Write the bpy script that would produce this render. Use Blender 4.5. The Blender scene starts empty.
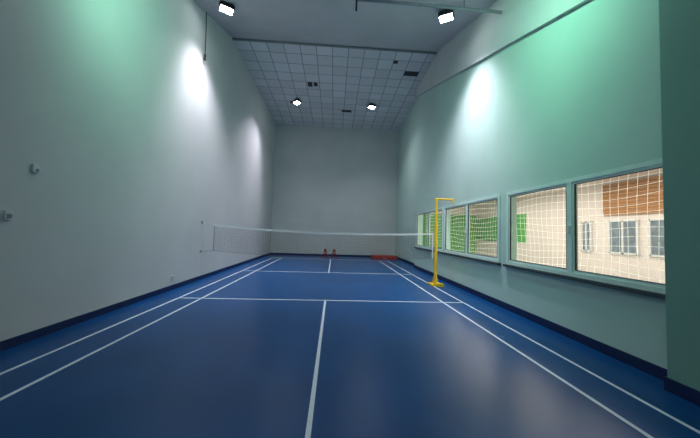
import bpy, bmesh, math, random
from mathutils import Vector, Matrix
random.seed(4)
scn = bpy.context.scene
col = scn.collection
scn.view_settings.view_transform = 'Standard'

# ------------------------------------------------------------ materials
def mat(name, color, rough=0.5, metal=0.0, noise=0.0, nscale=3.0, bump=0.0, bscale=40.0, spec=0.5, emit=None, estr=0.0):
    m = bpy.data.materials.new(name); m.use_nodes = True
    nt = m.node_tree; b = nt.nodes['Principled BSDF']
    b.inputs['Base Color'].default_value = (*color, 1)
    b.inputs['Roughness'].default_value = rough
    b.inputs['Metallic'].default_value = metal
    b.inputs['Specular IOR Level'].default_value = spec
    tc = nt.nodes.new('ShaderNodeTexCoord')
    if noise > 0:
        n = nt.nodes.new('ShaderNodeTexNoise'); n.inputs['Scale'].default_value = nscale; n.inputs['Detail'].default_value = 5
        nt.links.new(tc.outputs['Object'], n.inputs['Vector'])
        mr = nt.nodes.new('ShaderNodeMapRange'); mr.inputs['From Min'].default_value = 0.3; mr.inputs['From Max'].default_value = 0.7
        mr.inputs['To Min'].default_value = 1-noise; mr.inputs['To Max'].default_value = 1+noise
        nt.links.new(n.outputs['Fac'], mr.inputs['Value'])
        vm = nt.nodes.new('ShaderNodeVectorMath'); vm.operation = 'SCALE'; vm.inputs[0].default_value = color
        nt.links.new(mr.outputs['Result'], vm.inputs['Scale']); nt.links.new(vm.outputs['Vector'], b.inputs['Base Color'])
    if bump > 0:
        n2 = nt.nodes.new('ShaderNodeTexNoise'); n2.inputs['Scale'].default_value = bscale; n2.inputs['Detail'].default_value = 3
        nt.links.new(tc.outputs['Object'], n2.inputs['Vector'])
        bp = nt.nodes.new('ShaderNodeBump'); bp.inputs['Strength'].default_value = bump; bp.inputs['Distance'].default_value = 0.01
        nt.links.new(n2.outputs['Fac'], bp.inputs['Height']); nt.links.new(bp.outputs['Normal'], b.inputs['Normal'])
    if emit:
        b.inputs['Emission Color'].default_value = (*emit, 1); b.inputs['Emission Strength'].default_value = estr
    return m

M_wall = mat('painted_plaster', (0.62, 0.63, 0.62), 0.75, noise=0.04, nscale=0.9, bump=0.08, bscale=12, spec=0.2)
M_wallg = mat('mint_painted_plaster', (0.51, 0.67, 0.60), 0.75, noise=0.04, nscale=0.9, bump=0.08, bscale=12, spec=0.2)
M_wallp = mat('green_painted_pillar', (0.22, 0.40, 0.33), 0.7, noise=0.04, nscale=0.9, bump=0.08, bscale=12, spec=0.2)
M_floor = mat('blue_vinyl_floor', (0.0005, 0.060, 0.205), 0.30, noise=0.12, nscale=1.4, bump=0.08, bscale=180, spec=0.27)
M_base = mat('blue_vinyl_cove', (0.001, 0.014, 0.075), 0.45, noise=0.1, nscale=4)
M_line = mat('white_court_paint', (0.70, 0.78, 0.86), 0.5, noise=0.06, nscale=12)
M_ceil = mat('painted_ceiling', (0.55, 0.56, 0.57), 0.85, noise=0.05, nscale=1.2, spec=0.1)
M_frame = mat('window_frame_pvc', (0.66, 0.82, 0.76), 0.35, noise=0.04, nscale=6)
M_sill = mat('window_sill_stone', (0.04, 0.06, 0.06), 0.4, noise=0.2, nscale=30)
M_gasket = mat('black_gasket', (0.02, 0.02, 0.02), 0.6, noise=0.1)
M_yellow = mat('yellow_painted_steel', (0.80, 0.52, 0.02), 0.4, noise=0.08, nscale=9)
M_white = mat('white_plastic', (0.72, 0.73, 0.72), 0.4, noise=0.04, nscale=8)
M_grey = mat('grey_plastic', (0.25, 0.27, 0.28), 0.4, noise=0.05, nscale=8)
M_black = mat('black_rubber', (0.015, 0.015, 0.018), 0.5, noise=0.1, nscale=8)
M_netcord = mat('net_cord', (0.06, 0.055, 0.05), 0.8, noise=0.1, nscale=8)
M_tape = mat('net_tape', (0.68, 0.70, 0.70), 0.7, noise=0.05, nscale=8)
M_red = mat('red_vinyl', (0.42, 0.025, 0.015), 0.5, noise=0.12, nscale=6)
M_steel = mat('galvanised_steel', (0.35, 0.36, 0.38), 0.4, 0.8, noise=0.1, nscale=10)
M_lens = mat('floodlight_lens', (0.9, 0.9, 0.9), 0.3, noise=0.02, emit=(0.88, 0.94, 1.0), estr=35)
M_beige = mat('hall_plaster', (0.80, 0.72, 0.67), 0.8, noise=0.05, nscale=1)
M_green = mat('green_wall_panel', (0.10, 0.42, 0.09), 0.7, noise=0.08, nscale=2)
M_hfloor = mat('hall_floor', (0.34, 0.30, 0.26), 0.5, noise=0.08, nscale=2)
M_panel = mat('hall_lamp_panel', (0.9, 0.9, 0.9), 0.4, noise=0.02, emit=(1, 0.97, 0.9), estr=4)
M_day = mat('dark_pane', (0.12, 0.15, 0.17), 0.2, noise=0.5, nscale=5, emit=(0.5, 0.55, 0.6), estr=0.2)

def cord_mat():
    m = bpy.data.materials.new('safety_net_cord'); m.use_nodes = True; nt = m.node_tree; nt.nodes.clear()
    o = nt.nodes.new('ShaderNodeOutputMaterial'); d = nt.nodes.new('ShaderNodeBsdfDiffuse'); t = nt.nodes.new('ShaderNodeBsdfTranslucent')
    n = nt.nodes.new('ShaderNodeTexNoise'); cr = nt.nodes.new('ShaderNodeValToRGB')
    cr.color_ramp.elements[0].color = (.8,.8,.76,1); cr.color_ramp.elements[1].color = (.88,.88,.85,1)
    nt.links.new(n.outputs['Fac'], cr.inputs['Fac']); nt.links.new(cr.outputs[0], d.inputs[0]); nt.links.new(cr.outputs[0], t.inputs[0])
    mx = nt.nodes.new('ShaderNodeAddShader')
    nt.links.new(d.outputs[0], mx.inputs[0]); nt.links.new(t.outputs[0], mx.inputs[1]); nt.links.new(mx.outputs[0], o.inputs[0])
    return m
M_safety = cord_mat()

def wood_mat():
    m = mat('brown_wood_slats', (0.30, 0.13, 0.05), 0.6)
    nt = m.node_tree; b = nt.nodes['Principled BSDF']; tc = nt.nodes['Texture Coordinate']
    w = nt.nodes.new('ShaderNodeTexWave'); w.bands_direction = 'Z'; w.inputs['Scale'].default_value = 2.6; w.inputs['Distortion'].default_value = 1.5
    nt.links.new(tc.outputs['Object'], w.inputs['Vector'])
    cr = nt.nodes.new('ShaderNodeValToRGB'); cr.color_ramp.elements[0].color = (0.32, 0.13, 0.03, 1); cr.color_ramp.elements[1].color = (0.56, 0.26, 0.07, 1)
    nt.links.new(w.outputs['Fac'], cr.inputs['Fac']); nt.links.new(cr.outputs['Color'], b.inputs['Base Color'])
    return m
M_wood = wood_mat()

def glass_mat():
    m = bpy.data.materials.new('window_glass'); m.use_nodes = True; nt = m.node_tree; nt.nodes.clear()
    o = nt.nodes.new('ShaderNodeOutputMaterial'); t = nt.nodes.new('ShaderNodeBsdfTransparent'); t.inputs[0].default_value = (0.93, 0.96, 0.94, 1)
    g = nt.nodes.new('ShaderNodeBsdfGlossy'); g.inputs['Roughness'].default_value = 0.02
    n = nt.nodes.new('ShaderNodeTexNoise'); n.inputs['Scale'].default_value = 2
    mr = nt.nodes.new('ShaderNodeMapRange'); mr.inputs['To Min'].default_value = 0.04; mr.inputs['To Max'].default_value = 0.09
    nt.links.new(n.outputs['Fac'], mr.inputs['Value'])
    mx = nt.nodes.new('ShaderNodeMixShader'); nt.links.new(mr.outputs['Result'], mx.inputs[0])
    nt.links.new(t.outputs[0], mx.inputs[1]); nt.links.new(g.outputs[0], mx.inputs[2]); nt.links.new(mx.outputs[0], o.inputs[0])
    return m
M_glass = glass_mat()

def tile_mat():
    m = mat('acoustic_tiles', (0.4, 0.4, 0.42), 0.9, spec=0.1)
    nt = m.node_tree; b = nt.nodes['Principled BSDF']
    uv = nt.nodes.new('ShaderNodeUVMap'); uv.uv_map = 'UVMap'
    fr = nt.nodes.new('ShaderNodeVectorMath'); fr.operation = 'FRACTION'; nt.links.new(uv.outputs[0], fr.inputs[0])
    sp = nt.nodes.new('ShaderNodeSeparateXYZ'); nt.links.new(fr.outputs[0], sp.inputs[0])
    def edge(sock):
        s = nt.nodes.new('ShaderNodeMath'); s.operation = 'SUBTRACT'; s.inputs[1].default_value = 0.5; nt.links.new(sock, s.inputs[0])
        a = nt.nodes.new('ShaderNodeMath'); a.operation = 'ABSOLUTE'; nt.links.new(s.outputs[0], a.inputs[0])
        g = nt.nodes.new('ShaderNodeMath'); g.operation = 'GREATER_THAN'; g.inputs[1].default_value = 0.475; nt.links.new(a.outputs[0], g.inputs[0])
        return g.outputs[0]
    mx = nt.nodes.new('ShaderNodeMath'); mx.operation = 'MAXIMUM'
    nt.links.new(edge(sp.outputs[0]), mx.inputs[0]); nt.links.new(edge(sp.outputs[1]), mx.inputs[1])
    fl = nt.nodes.new('ShaderNodeVectorMath'); fl.operation = 'FLOOR'; nt.links.new(uv.outputs[0], fl.inputs[0])
    wn = nt.nodes.new('ShaderNodeTexWhiteNoise'); wn.noise_dimensions = '2D'; nt.links.new(fl.outputs[0], wn.inputs['Vector'])
    cr = nt.nodes.new('ShaderNodeValToRGB'); cr.color_ramp.elements[0].color = (0.66, 0.66, 0.68, 1); cr.color_ramp.elements[1].color = (0.76, 0.77, 0.79, 1)
    nt.links.new(wn.outputs['Value'], cr.inputs['Fac'])
    mc = nt.nodes.new('ShaderNodeMix'); mc.data_type = 'RGBA'
    nt.links.new(mx.outputs[0], mc.inputs['Factor']); nt.links.new(cr.outputs[0], mc.inputs['A']); mc.inputs['B'].default_value = (0.32, 0.32, 0.33, 1)
    nt.links.new(mc.outputs['Result'], b.inputs['Base Color'])
    return m
M_tile = tile_mat()

# ------------------------------------------------------------ mesh builder
class MB:
    def __init__(s): s.v=[]; s.f=[]; s.mi=[]; s.mats=[]
    def m(s, mt):
        if mt not in s.mats: s.mats.append(mt)
        return s.mats.index(mt)
    def quad(s, pts, mt):
        i=len(s.v); s.v += [tuple(p) for p in pts]; s.f.append(tuple(range(i,i+len(pts)))); s.mi.append(s.m(mt))
    def box(s, a, b, mt):
        x0,y0,z0=a; x1,y1,z1=b
        i=len(s.v); s.v += [(x0,y0,z0),(x1,y0,z0),(x1,y1,z0),(x0,y1,z0),(x0,y0,z1),(x1,y0,z1),(x1,y1,z1),(x0,y1,z1)]
        for f in ((0,3,2,1),(4,5,6,7),(0,1,5,4),(1,2,6,5),(2,3,7,6),(3,0,4,7)):
            s.f.append(tuple(i+k for k in f)); s.mi.append(s.m(mt))
    def prism(s, poly, x0, x1, mt):
        n=len(poly); i=len(s.v)
        s.v += [(x0,y,z) for y,z in poly]+[(x1,y,z) for y,z in poly]
        s.f.append(tuple(i+k for k in range(n))); s.f.append(tuple(i+n+k for k in reversed(range(n)))); s.mi += [s.m(mt)]*2
        for k in range(n):
            s.f.append((i+k,i+n+k,i+n+(k+1)%n,i+(k+1)%n)); s.mi.append(s.m(mt))
    def tube(s, pts, r, mt, seg=10, caps=True):
        pts=[Vector(p) for p in pts]; rings=[]
        for k,p in enumerate(pts):
            t=(pts[min(k+1,len(pts)-1)]-pts[max(k-1,0)]).normalized()
            ref=Vector((0,0,1)) if abs(t.z)<0.9 else Vector((1,0,0))
            a=t.cross(ref).normalized(); b=t.cross(a).normalized()
            i=len(s.v)
            for j in range(seg):
                an=2*math.pi*j/seg; s.v.append(tuple(p+a*r*math.cos(an)+b*r*math.sin(an)))
            rings.append(i)
        for k in range(len(pts)-1):
            for j in range(seg):
                a0,b0=rings[k],rings[k+1]
                s.f.append((a0+j,a0+(j+1)%seg,b0+(j+1)%seg,b0+j)); s.mi.append(s.m(mt))
        if caps:
            s.f.append(tuple(rings[0]+j for j in range(seg))); s.mi.append(s.m(mt))
            s.f.append(tuple(rings[-1]+j for j in reversed(range(seg)))); s.mi.append(s.m(mt))
    def make(s, name, bevel=0.0, parent=None):
        me=bpy.data.meshes.new(name); me.from_pydata(s.v,[],s.f)
        for mt in s.mats: me.materials.append(mt)
        for p,i in zip(me.polygons,s.mi): p.material_index=i
        bm=bmesh.new(); bm.from_mesh(me); bmesh.ops.recalc_face_normals(bm, faces=bm.faces); bm.to_mesh(me); bm.free()
        ob=bpy.data.objects.new(name, me); col.objects.link(ob)
        if bevel>0:
            b=ob.modifiers.new('bevel','BEVEL'); b.width=bevel; b.segments=2; b.limit_method='ANGLE'
        if parent: ob.parent=parent
        return ob

# ------------------------------------------------------------ room dims
XL, XR, XO = -3.6, 3.7, 3.90
YB, YN, YS = 8.6, -9.5, 3.95
YR, ZR, ZE = 1.5, 8.08, 7.85
SL = 0.352
def ledge(y): return 7.60 + 0.335*(y-3.7)
def zc(y): return ZR-SL*(YR-y) if y<YR else ZR+(ZE-ZR)*(y-YR)/(YB-YR)

b=MB(); b.box((XL-0.1,YN-0.1,-0.1),(XO+0.1,YB+0.1,0),M_floor); b.make('floor')
b=MB(); b.prism([(YN,0),(YB,0),(YB,zc(YB)+.1),(YR,ZR+.1),(YN,zc(YN)+.1)],XL-0.15,XL,M_wall); b.make('wall_left')
b=MB(); b.box((XL-0.15,YB,0),(XO+0.15,YB+0.15,8.1),M_wall); b.make('wall_back')
b=MB(); b.box((XL-0.15,YN-0.15,0),(XO+0.15,YN,4.4),M_wall); b.make('wall_front')

ZB, ZT = 0.92, 2.39
ops=[(-5.50,-2.47),(-2.23,0.74),(0.86,3.75)]
b=MB()
b.box((XR,YN,0),(XO,YS,ZB),M_wallg)
ys=[YN]+[v for o in ops for v in o]+[YS]
for k in range(0,len(ys),2): b.box((XR,ys[k],ZB),(XO,ys[k+1],ZT),M_wallg)
b.prism([(YN,ZT),(YS,ZT),(YS,ledge(YS)),(YN,ledge(YN))],XR,XO,M_wallg)
b.prism([(YN,2.9),(YS,2.9),(YS,0),(YB,0),(YB,zc(YB)+.1),(YR,ZR+.1),(YN,zc(YN)+.1)],XO,XO+0.15,M_wallg)
b.make('wall_right')
b=MB(); b.prism([(YN,ledge(YN)),(YS,ledge(YS)),(YS,zc(YS)),(YR,zc(YR)),(YN,zc(YN))],3.63,XO,M_wall); b.make('trim_roof_beam')

b=MB(); b.box((3.5,-6.5,0),(XR,-5.30,zc(-6.5)),M_wallp); b.make('wall_pillar', bevel=0.01)

def grid_quad(name, c00,c10,c11,c01, uu,vv, mt, n=8):
    me=bpy.data.meshes.new(name); V=[];F=[];UV=[]
    for j in range(n+1):
        for i in range(n+1):
            u=i/n; v=j/n
            p=Vector(c00)*(1-u)*(1-v)+Vector(c10)*u*(1-v)+Vector(c11)*u*v+Vector(c01)*(1-u)*v
            V.append(p); UV.append((u*uu,v*vv))
    for j in range(n):
        for i in range(n):
            a=j*(n+1)+i; F.append((a,a+n+1,a+n+2,a+1))
    me.from_pydata(V,[],F); me.materials.append(mt)
    l=me.uv_layers.new(name='UVMap')
    for lp in me.loops: l.data[lp.index].uv=UV[lp.vertex_index]
    ob=bpy.data.objects.new(name,me); col.objects.link(ob)
    return ob
grid_quad('ceiling',(XL-.05,YN,zc(YN)),(XO+.05,YN,zc(YN)),(XO+.05,YR,ZR),(XL-.05,YR,ZR),1,1,M_ceil)
NU,NV=13,12
grid_quad('ceiling_tiled',(XL-.05,YR,ZR),(XO+.05,YR,ZR),(XO+.05,YB+.05,ZE),(XL-.05,YB+.05,ZE),NU,NV,M_tile)
def cpt(u,v,off=0.0):
    return Vector((XL-.05+(XO-XL+.1)*u, YR+(YB+.05-YR)*v, ZR+(ZE-ZR)*v-off))
b=MB()
for (i,j,w,h) in ((4.1,4,.35,.6),(4.55,4,.3,.5),(11,2,1,.5),(6.8,8,.9,.4),(2.3,7,.4,.3),(10,1,.3,.3)):
    b.quad([cpt(i/NU,j/NV,.01),cpt((i+w)/NU,j/NV,.01),cpt((i+w)/NU,(j+h)/NV,.01),cpt(i/NU,(j+h)/NV,.01)],M_black)
b.make('ceiling_tile_gap')
b=MB(); b.box((XL,YR-.03,ZR-.07),(XO,YR+.03,ZR),M_grey); b.make('trim_ridge')

b=MB(); b.box((XL,YN,0),(XL+0.015,YB,0.11),M_base); b.make('baseboard_left')
b=MB(); b.box((XL,YB-0.015,0),(XO,YB,0.11),M_base); b.make('baseboard_back')
b=MB(); b.box((XR-0.015,-5.30,0),(XR,YS,0.13),M_base); b.box((3.485,-6.5,0),(3.5,-5.285,0.13),M_base); b.box((3.5,-5.30,0),(XR,-5.285,0.13),M_base)
b.box((XR,YS,0),(XO,YS+0.015,0.13),M_base); b.box((XO-0.015,YS,0),(XO,YB,0.13),M_base); b.make('baseboard_right')

b=MB(); w=0.02
def ln(x0,y0,x1,y1): b.box((x0,y0,0.0005),(x1,y1,.003),M_line)
for x in (-3.03,3.03,-2.57,2.57): ln(x-w,-6.7,x+w,6.7)
for y in (1.98,-1.98,6.68): ln(-3.05,y-w,3.05,y+w)
ln(-w,-6.7,w,-1.98); ln(-w,1.98,w,6.7)
b.make('court_markings')

# ------------------------------------------------------------ windows
def window(name, y0, y1):
    b=MB(); xf=XR-0.02; fw=0.06; d=0.09
    def fr(a0,a1,c0,c1,x,dd,ww):
        b.box((x,a0,c0),(x+dd,a1,c0+ww),M_frame); b.box((x,a0,c1-ww),(x+dd,a1,c1),M_frame)
        b.box((x,a0,c0+ww),(x+dd,a0+ww,c1-ww),M_frame); b.box((x,a1-ww,c0+ww),(x+dd,a1,c1-ww),M_frame)
    fr(y0,y1,ZB,ZT,xf,d,fw)
    ym=(y0+y1)/2
    b.box((xf,ym-.035,ZB+fw),(xf+d,ym+.035,ZT-fw),M_frame)
    for s0,s1 in ((y0+fw,ym-.035),(ym+.035,y1-fw)):
        fr(s0,s1,ZB+fw,ZT-fw,xf+0.015,0.05,0.035)
        A0,A1,C0,C1=s0+.035,s1-.035,ZB+fw+.035,ZT-fw-.035; g=.008
        b.box((xf+0.04,A0,C0),(xf+0.045,A1,C1),M_glass)
        for q in (((A0,C0),(A1,C0+g)),((A0,C1-g),(A1,C1)),((A0,C0),(A0+g,C1)),((A1-g,C0),(A1,C1))):
            b.box((xf+0.012,q[0][0],q[0][1]),(xf+0.039,q[1][0],q[1][1]),M_gasket)
    b.box((xf-0.03,ym-.012,1.55),(xf,ym+.012,1.67),M_white)
    b.box((XR-0.07,y0-.04,ZB-.05),(XR+0.06,y1+.04,ZB-.001),M_sill)
    return b.make(name)
for i,(a,c) in enumerate(ops): window('window_%d'%(i+1),a,c)

# safety netting hung on the hall side of the windows
b=MB(); x=XO+0.22
def wob(y,z): return 0.03*math.sin(y*1.7+z*2.1)+0.015*math.sin(y*4.1-z*3)
yy=-5.4
while yy<3.8:
    pts=[(x+.02*math.sin(yy+k),yy+wob(yy,.0+k*.25),.0+k*.25625) for k in range(11)]
    for k in range(10):
        p,q=pts[k],pts[k+1]
        b.quad([(p[0],p[1]-.003,p[2]),(p[0],p[1]+.003,p[2]),(q[0],q[1]+.003,q[2]),(q[0],q[1]-.003,q[2])],M_safety)
    yy+=0.12
zz=0.06
while zz<2.55:
    pts=[(x+.001,-5.4+k*0.23,max(.005,zz+wob(zz*2,-5.4+k*0.23))) for k in range(41)]
    for k in range(40):
        p,q=pts[k],pts[k+1]
        b.quad([(p[0],p[1],p[2]-.0025),(q[0],q[1],q[2]-.0025),(q[0],q[1],q[2]+.0025),(p[0],p[1],p[2]+.0025)],M_safety)
    zz+=0.12
b.tube([(x,-5.4,2.56),(x,3.8,2.56)],.008,M_steel,6)
for yq in (-5.4,3.8): b.tube([(x,yq,0.0),(x,yq,2.56)],.012,M_steel,6)
b.make('safety_netting')

# ------------------------------------------------------------ neighbouring hall
HX=10.0; HY0,HY1=-7.0,10.5; HZ=3.55
b=MB(); b.box((XO+.15,HY0,-.1),(HX,HY1,0),M_hfloor); b.make('floor_hall')
b=MB(); b.box((XO+.15,HY0,HZ),(HX,HY1,HZ+.1),M_beige); b.make('ceiling_hall')
b=MB(); b.box((HX,HY0,0),(HX+.1,HY1,HZ),M_beige); b.make('wall_hall_side')
b=MB(); b.box((XO+.15,HY1,0),(HX,HY1+.1,HZ),M_beige); b.make('wall_hall_far')
b=MB(); b.box((XO+.15,HY0-.1,0),(HX,HY0,HZ),M_beige); b.make('wall_hall_near')
b=MB(); b.box((XO+.2,HY1-.03,.3),(HX-.03,HY1,2.9),M_green); b.box((HX-.03,5.6,1.2),(HX,HY1-.03,2.7),M_green); b.make('green_wall_panel')
b=MB()
for k in range(9): b.box((HX-.08,-2.6,2.36+k*.125),(HX-.001,1.5,2.475+k*.125),M_wood)
b.make('wood_slat_panel')
for k,(a,c) in enumerate(((-1.0,.05),(.4,1.3),(2.0,2.4))):
    b=MB(); b.box((HX-.03,a,1.05),(HX-.01,c,2.15),M_day)
    for (p,q) in (((a,1.01),(c,1.07)),((a,2.12),(c,2.18)),((a-.03,1.01),(a+.03,2.18)),((c-.03,1.01),(c+.03,2.18)),(((a+c)/2-.03,1.01),((a+c)/2+.03,2.18))):
        b.box((HX-.07,p[0],p[1]),(HX-.001,q[0],q[1]),M_white)
    b.make('window_%d'%(4+k))
for k in range(6):
    y=-4+k*2.3
    b=MB(); b.box((5.2,y,HZ-.05),(8.6,y+.35,HZ-.001),M_panel); b.make('hall_ceiling_lamp')

# ------------------------------------------------------------ badminton net
b=MB(); yN=0.05
xa,xb=-3.25,3.07
def ztop(x):
    t=(x-xa)/(xb-xa); return 1.57*(1-t)+1.52*t-0.10*4*t*(1-t)
H=0.74; n=128
top=[(xa+(xb-xa)*k/n) for k in range(n+1)]
for k in range(n):
    x0,x1=top[k],top[k+1]; z0,z1=ztop(x0),ztop(x1)
    for s in (-.006,.006):
        b.quad([(x0,yN+s,z0),(x1,yN+s,z1),(x1,yN+s,z1-.05),(x0,yN+s,z0-.05)],M_tape)
    b.quad([(x0,yN-.006,z0),(x1,yN-.006,z1),(x1,yN+.006,z1),(x0,yN+.006,z0)],M_tape)
for k in range(n+1):
    x0=top[k]; z0=ztop(x0)
    b.box((x0-.0015,yN-.0015,z0-H),(x0+.0015,yN+.0015,z0-.05),M_netcord)
for j in range(1,16):
    b.tube([(x0,yN,ztop(x0)-.05-j*(H-.05)/15) for x0 in top[::8]],0.0016 if j<15 else .004,M_netcord,4)
b.box((xa-.004,yN-.004,ztop(xa)-H),(xa+.008,yN+.004,ztop(xa)),M_netcord)
b.box((xb-.02,yN-.004,ztop(xb)-H),(xb+.012,yN+.004,ztop(xb)),M_tape)
b.tube([(XL+.01,yN,1.62),(xa,yN,ztop(xa)-.01)],0.006,M_tape,6)
b.tube([(XL+.01,yN,.80),(xa,yN,ztop(xa)-H)],0.005,M_netcord,6)
b.box((XL,yN-.03,1.58),(XL+.02,yN+.03,1.66),M_steel); b.box((XL,yN-.03,.77),(XL+.02,yN+.03,.83),M_steel)
b.make('badminton_net')

b=MB(); px=3.16
b.tube([(px,yN,.03),(px,yN,1.75)],.045,M_yellow,16); b.tube([(px,yN,1.70),(px,yN,2.55)],.035,M_yellow,16)
b.tube([(px-.04,yN,2.54),(px+.5,yN,2.54)],.028,M_yellow,12)
b.tube([(px+.5,yN,2.54),(px+.5,yN,2.44)],.022,M_yellow,10)
b.tube([(px,yN,1.70),(px,yN,1.76)],.055,M_yellow,16)
b.box((px-.17,yN-.22,.004),(px+.17,yN+.22,.04),M_yellow)
b.box((px-.13,yN-.32,.004),(px+.13,yN-.20,.09),M_yellow)
b.tube([(px,yN-.2,.06),(px,yN,.45)],.018,M_yellow,8)
b.tube([(px,yN+.2,.04),(px,yN,.45)],.018,M_yellow,8)
b.box((px-.075,yN-.03,1.02),(px-.03,yN+.03,1.12),M_grey)
b.make('net_post')

def stand(x,y):
    b=MB()
    b.tube([(x-.16,y,.02),(x-.03,y,.42)],.022,M_red,8); b.tube([(x+.16,y,.02),(x+.03,y,.42)],.022,M_red,8)
    b.tube([(x,y+.18,.02),(x,y+.02,.42)],.022,M_red,8)
    b.tube([(x-.10,y,.2),(x+.10,y,.2)],.015,M_red,8)
    b.box((x-.08,y-.06,.41),(x+.08,y+.06,.47),M_red)
    b.box((x-.2,y-.05,0.001),(x-.12,y+.05,.03),M_red); b.box((x+.12,y-.05,0.001),(x+.2,y+.05,.03),M_red)
    b.make('red_training_stand')
stand(-.32,7.6); stand(.18,7.6)
b=MB(); b.box((2.3,7.2,.001),(3.7,8.1,.10),M_red); b.box((2.33,7.23,.102),(3.68,8.08,.19),M_red)
b.box((2.9,7.195,.04),(3.1,7.2,.07),M_white)
b.make('red_gym_mat', bevel=.015)

b=MB(); b.box((XL,-4.37,2.09),(XL+.04,-4.29,2.19),M_white); b.tube([(XL+.04,-4.33,2.12),(XL+.05,-4.33,2.12)],.02,M_grey,12); b.make('motion_sensor',bevel=.006)
b=MB(); b.box((XL,-4.61,1.49),(XL+.035,-4.53,1.60),M_white); b.box((XL+.035,-4.595,1.51),(XL+.04,-4.545,1.56),M_grey); b.make('thermostat',bevel=.004)
b=MB(); b.box((XL,-1.28,.25),(XL+.03,-1.2,.33),M_white); b.box((XL+.03,-1.26,.27),(XL+.033,-1.22,.31),M_grey); b.make('wall_socket',bevel=.004)
b=MB(); b.tube([(XL+.08,-.55,7.3),(XL+.08,-.52,7.0),(XL+.06,-.45,6.6),(XL+.05,-.42,6.15)],.012,M_black,8); b.tube([(XL+.05,-.42,6.2),(XL+.05,-.42,6.05)],.03,M_black,8); b.make('hanging_cable')

# ------------------------------------------------------------ floodlights
def flood(loc, beams, size=.34, aim=None, drop=.12):
    L=Vector(loc)
    d=(Vector(aim)-L).normalized()
    q=d.to_track_quat('-Z','Y').to_matrix()
    b=MB(); s=size/2
    b.box((-s,-s*.8,0),(s,s*.8,.10),M_black); b.box((-s*.8,-s*.6,.10),(s*.8,s*.6,.15),M_black)
    b.box((-s*.86,-s*.68,-.012),(s*.86,s*.68,-.001),M_lens)
    b.v=[tuple(q@Vector(p)+L) for p in b.v]
    A=q@Vector((-(s+.02),0,.06))+L; B=q@Vector((s+.02,0,.06))+L
    b.tube([A,A+Vector((0,0,drop)),B+Vector((0,0,drop)),B],.012,M_steel,6)
    o=b.make('floodlight')
    for (ba,color,power,angle,blend) in beams:
        dd=(Vector(ba)-L).normalized()
        ld=bpy.data.lights.new('flood_beam','SPOT'); ld.energy=power; ld.color=color; ld.spot_size=math.radians(angle); ld.spot_blend=blend; ld.shadow_soft_size=.2
        lo=bpy.data.objects.new('flood_beam',ld); col.objects.link(lo); lo.location=L+d*.06; lo.rotation_euler=dd.to_track_quat('-Z','Y').to_euler()
        lo.parent=o
    return o
cool=(0.92,0.95,1.0); viol=(0.90,0.84,1.0); green=(0.32,1.0,0.66); mint=(.50,1.0,.80)
flood((-2.80,-1.0,7.05),[((-3.5,.6,0),viol,800,82,1),((-1.5,0,0),cool,330,125,1)],aim=(-3.1,-.5,0))
flood((2.70,-1.6,6.78),[((3.6,-.1,0),viol,880,90,1),((1.6,-.4,0),viol,330,125,1)],aim=(3.0,-1.1,0))
flood((-1.9,5.4,7.75),[((-4.4,2.6,0),viol,850,74,1),((-1.2,4.5,0),cool,280,125,1)],aim=(-2.3,5.0,0))
flood((1.82,5.42,7.75),[((2.0,4.6,0),cool,430,125,1)],aim=(2.0,5.0,0))
flood((-2.0,-4.3,5.85),[((-3.6,-2.2,4.8),green,210,130,1)],aim=(-3.4,-3,3))
flood((1.9,-4.6,5.75),[((3.7,-2.8,4.4),green,260,140,1)],aim=(3.4,-3,3))
flood((0.3,-8.3,4.35),[((0.9,-2,2.5),mint,35,150,1)],aim=(.5,-6,0))  # added fill lamp, unseen behind camera, brightens the pillar and near walls

b=MB(); b.tube([(.45,-2.3,6.45),(2.0,-2.35,6.40),(3.6,-2.4,6.33)],.03,M_steel,8); b.tube([(.45,-2.3,6.7),(.45,-2.3,6.2)],.02,M_black,8)
for x in (1.2,2.8): b.tube([(x,-2.33,6.4),(x,-2.33,6.72)],.01,M_steel,6)
b.make('ceiling_conduit')

def area(name,loc,rot,sx,sy,p,c):
    ld=bpy.data.lights.new(name,'AREA'); ld.shape='RECTANGLE'; ld.size=sx; ld.size_y=sy; ld.energy=p; ld.color=c
    o=bpy.data.objects.new(name,ld); col.objects.link(o); o.location=loc; o.rotation_euler=rot
area('hall_light',(7,1,HZ-.1),(0,0,0),3.5,12,470,(1,.90,.84))

wd=bpy.data.worlds.new('world'); scn.world=wd; wd.use_nodes=True
wd.node_tree.nodes['Background'].inputs[0].default_value=(.5,.6,.7,1); wd.node_tree.nodes['Background'].inputs[1].default_value=.2

yaw,pitch,roll=0.0569,0.0477,0.0313
f=Vector((math.sin(yaw)*math.cos(pitch),math.cos(yaw)*math.cos(pitch),math.sin(pitch)))
r0=Vector((math.cos(yaw),-math.sin(yaw),0)); u0=r0.cross(f)
r=r0*math.cos(roll)+u0*math.sin(roll); u=-r0*math.sin(roll)+u0*math.cos(roll)
cd=bpy.data.cameras.new('camera'); cd.lens=273*36/700; cd.sensor_width=36; cd.clip_start=.05
cam=bpy.data.objects.new('camera',cd); col.objects.link(cam)
cam.matrix_world=Matrix(((r.x,u.x,-f.x,.1375),(r.y,u.y,-f.y,-7.904),(r.z,u.z,-f.z,1.475),(0,0,0,1)))
scn.camera=cam
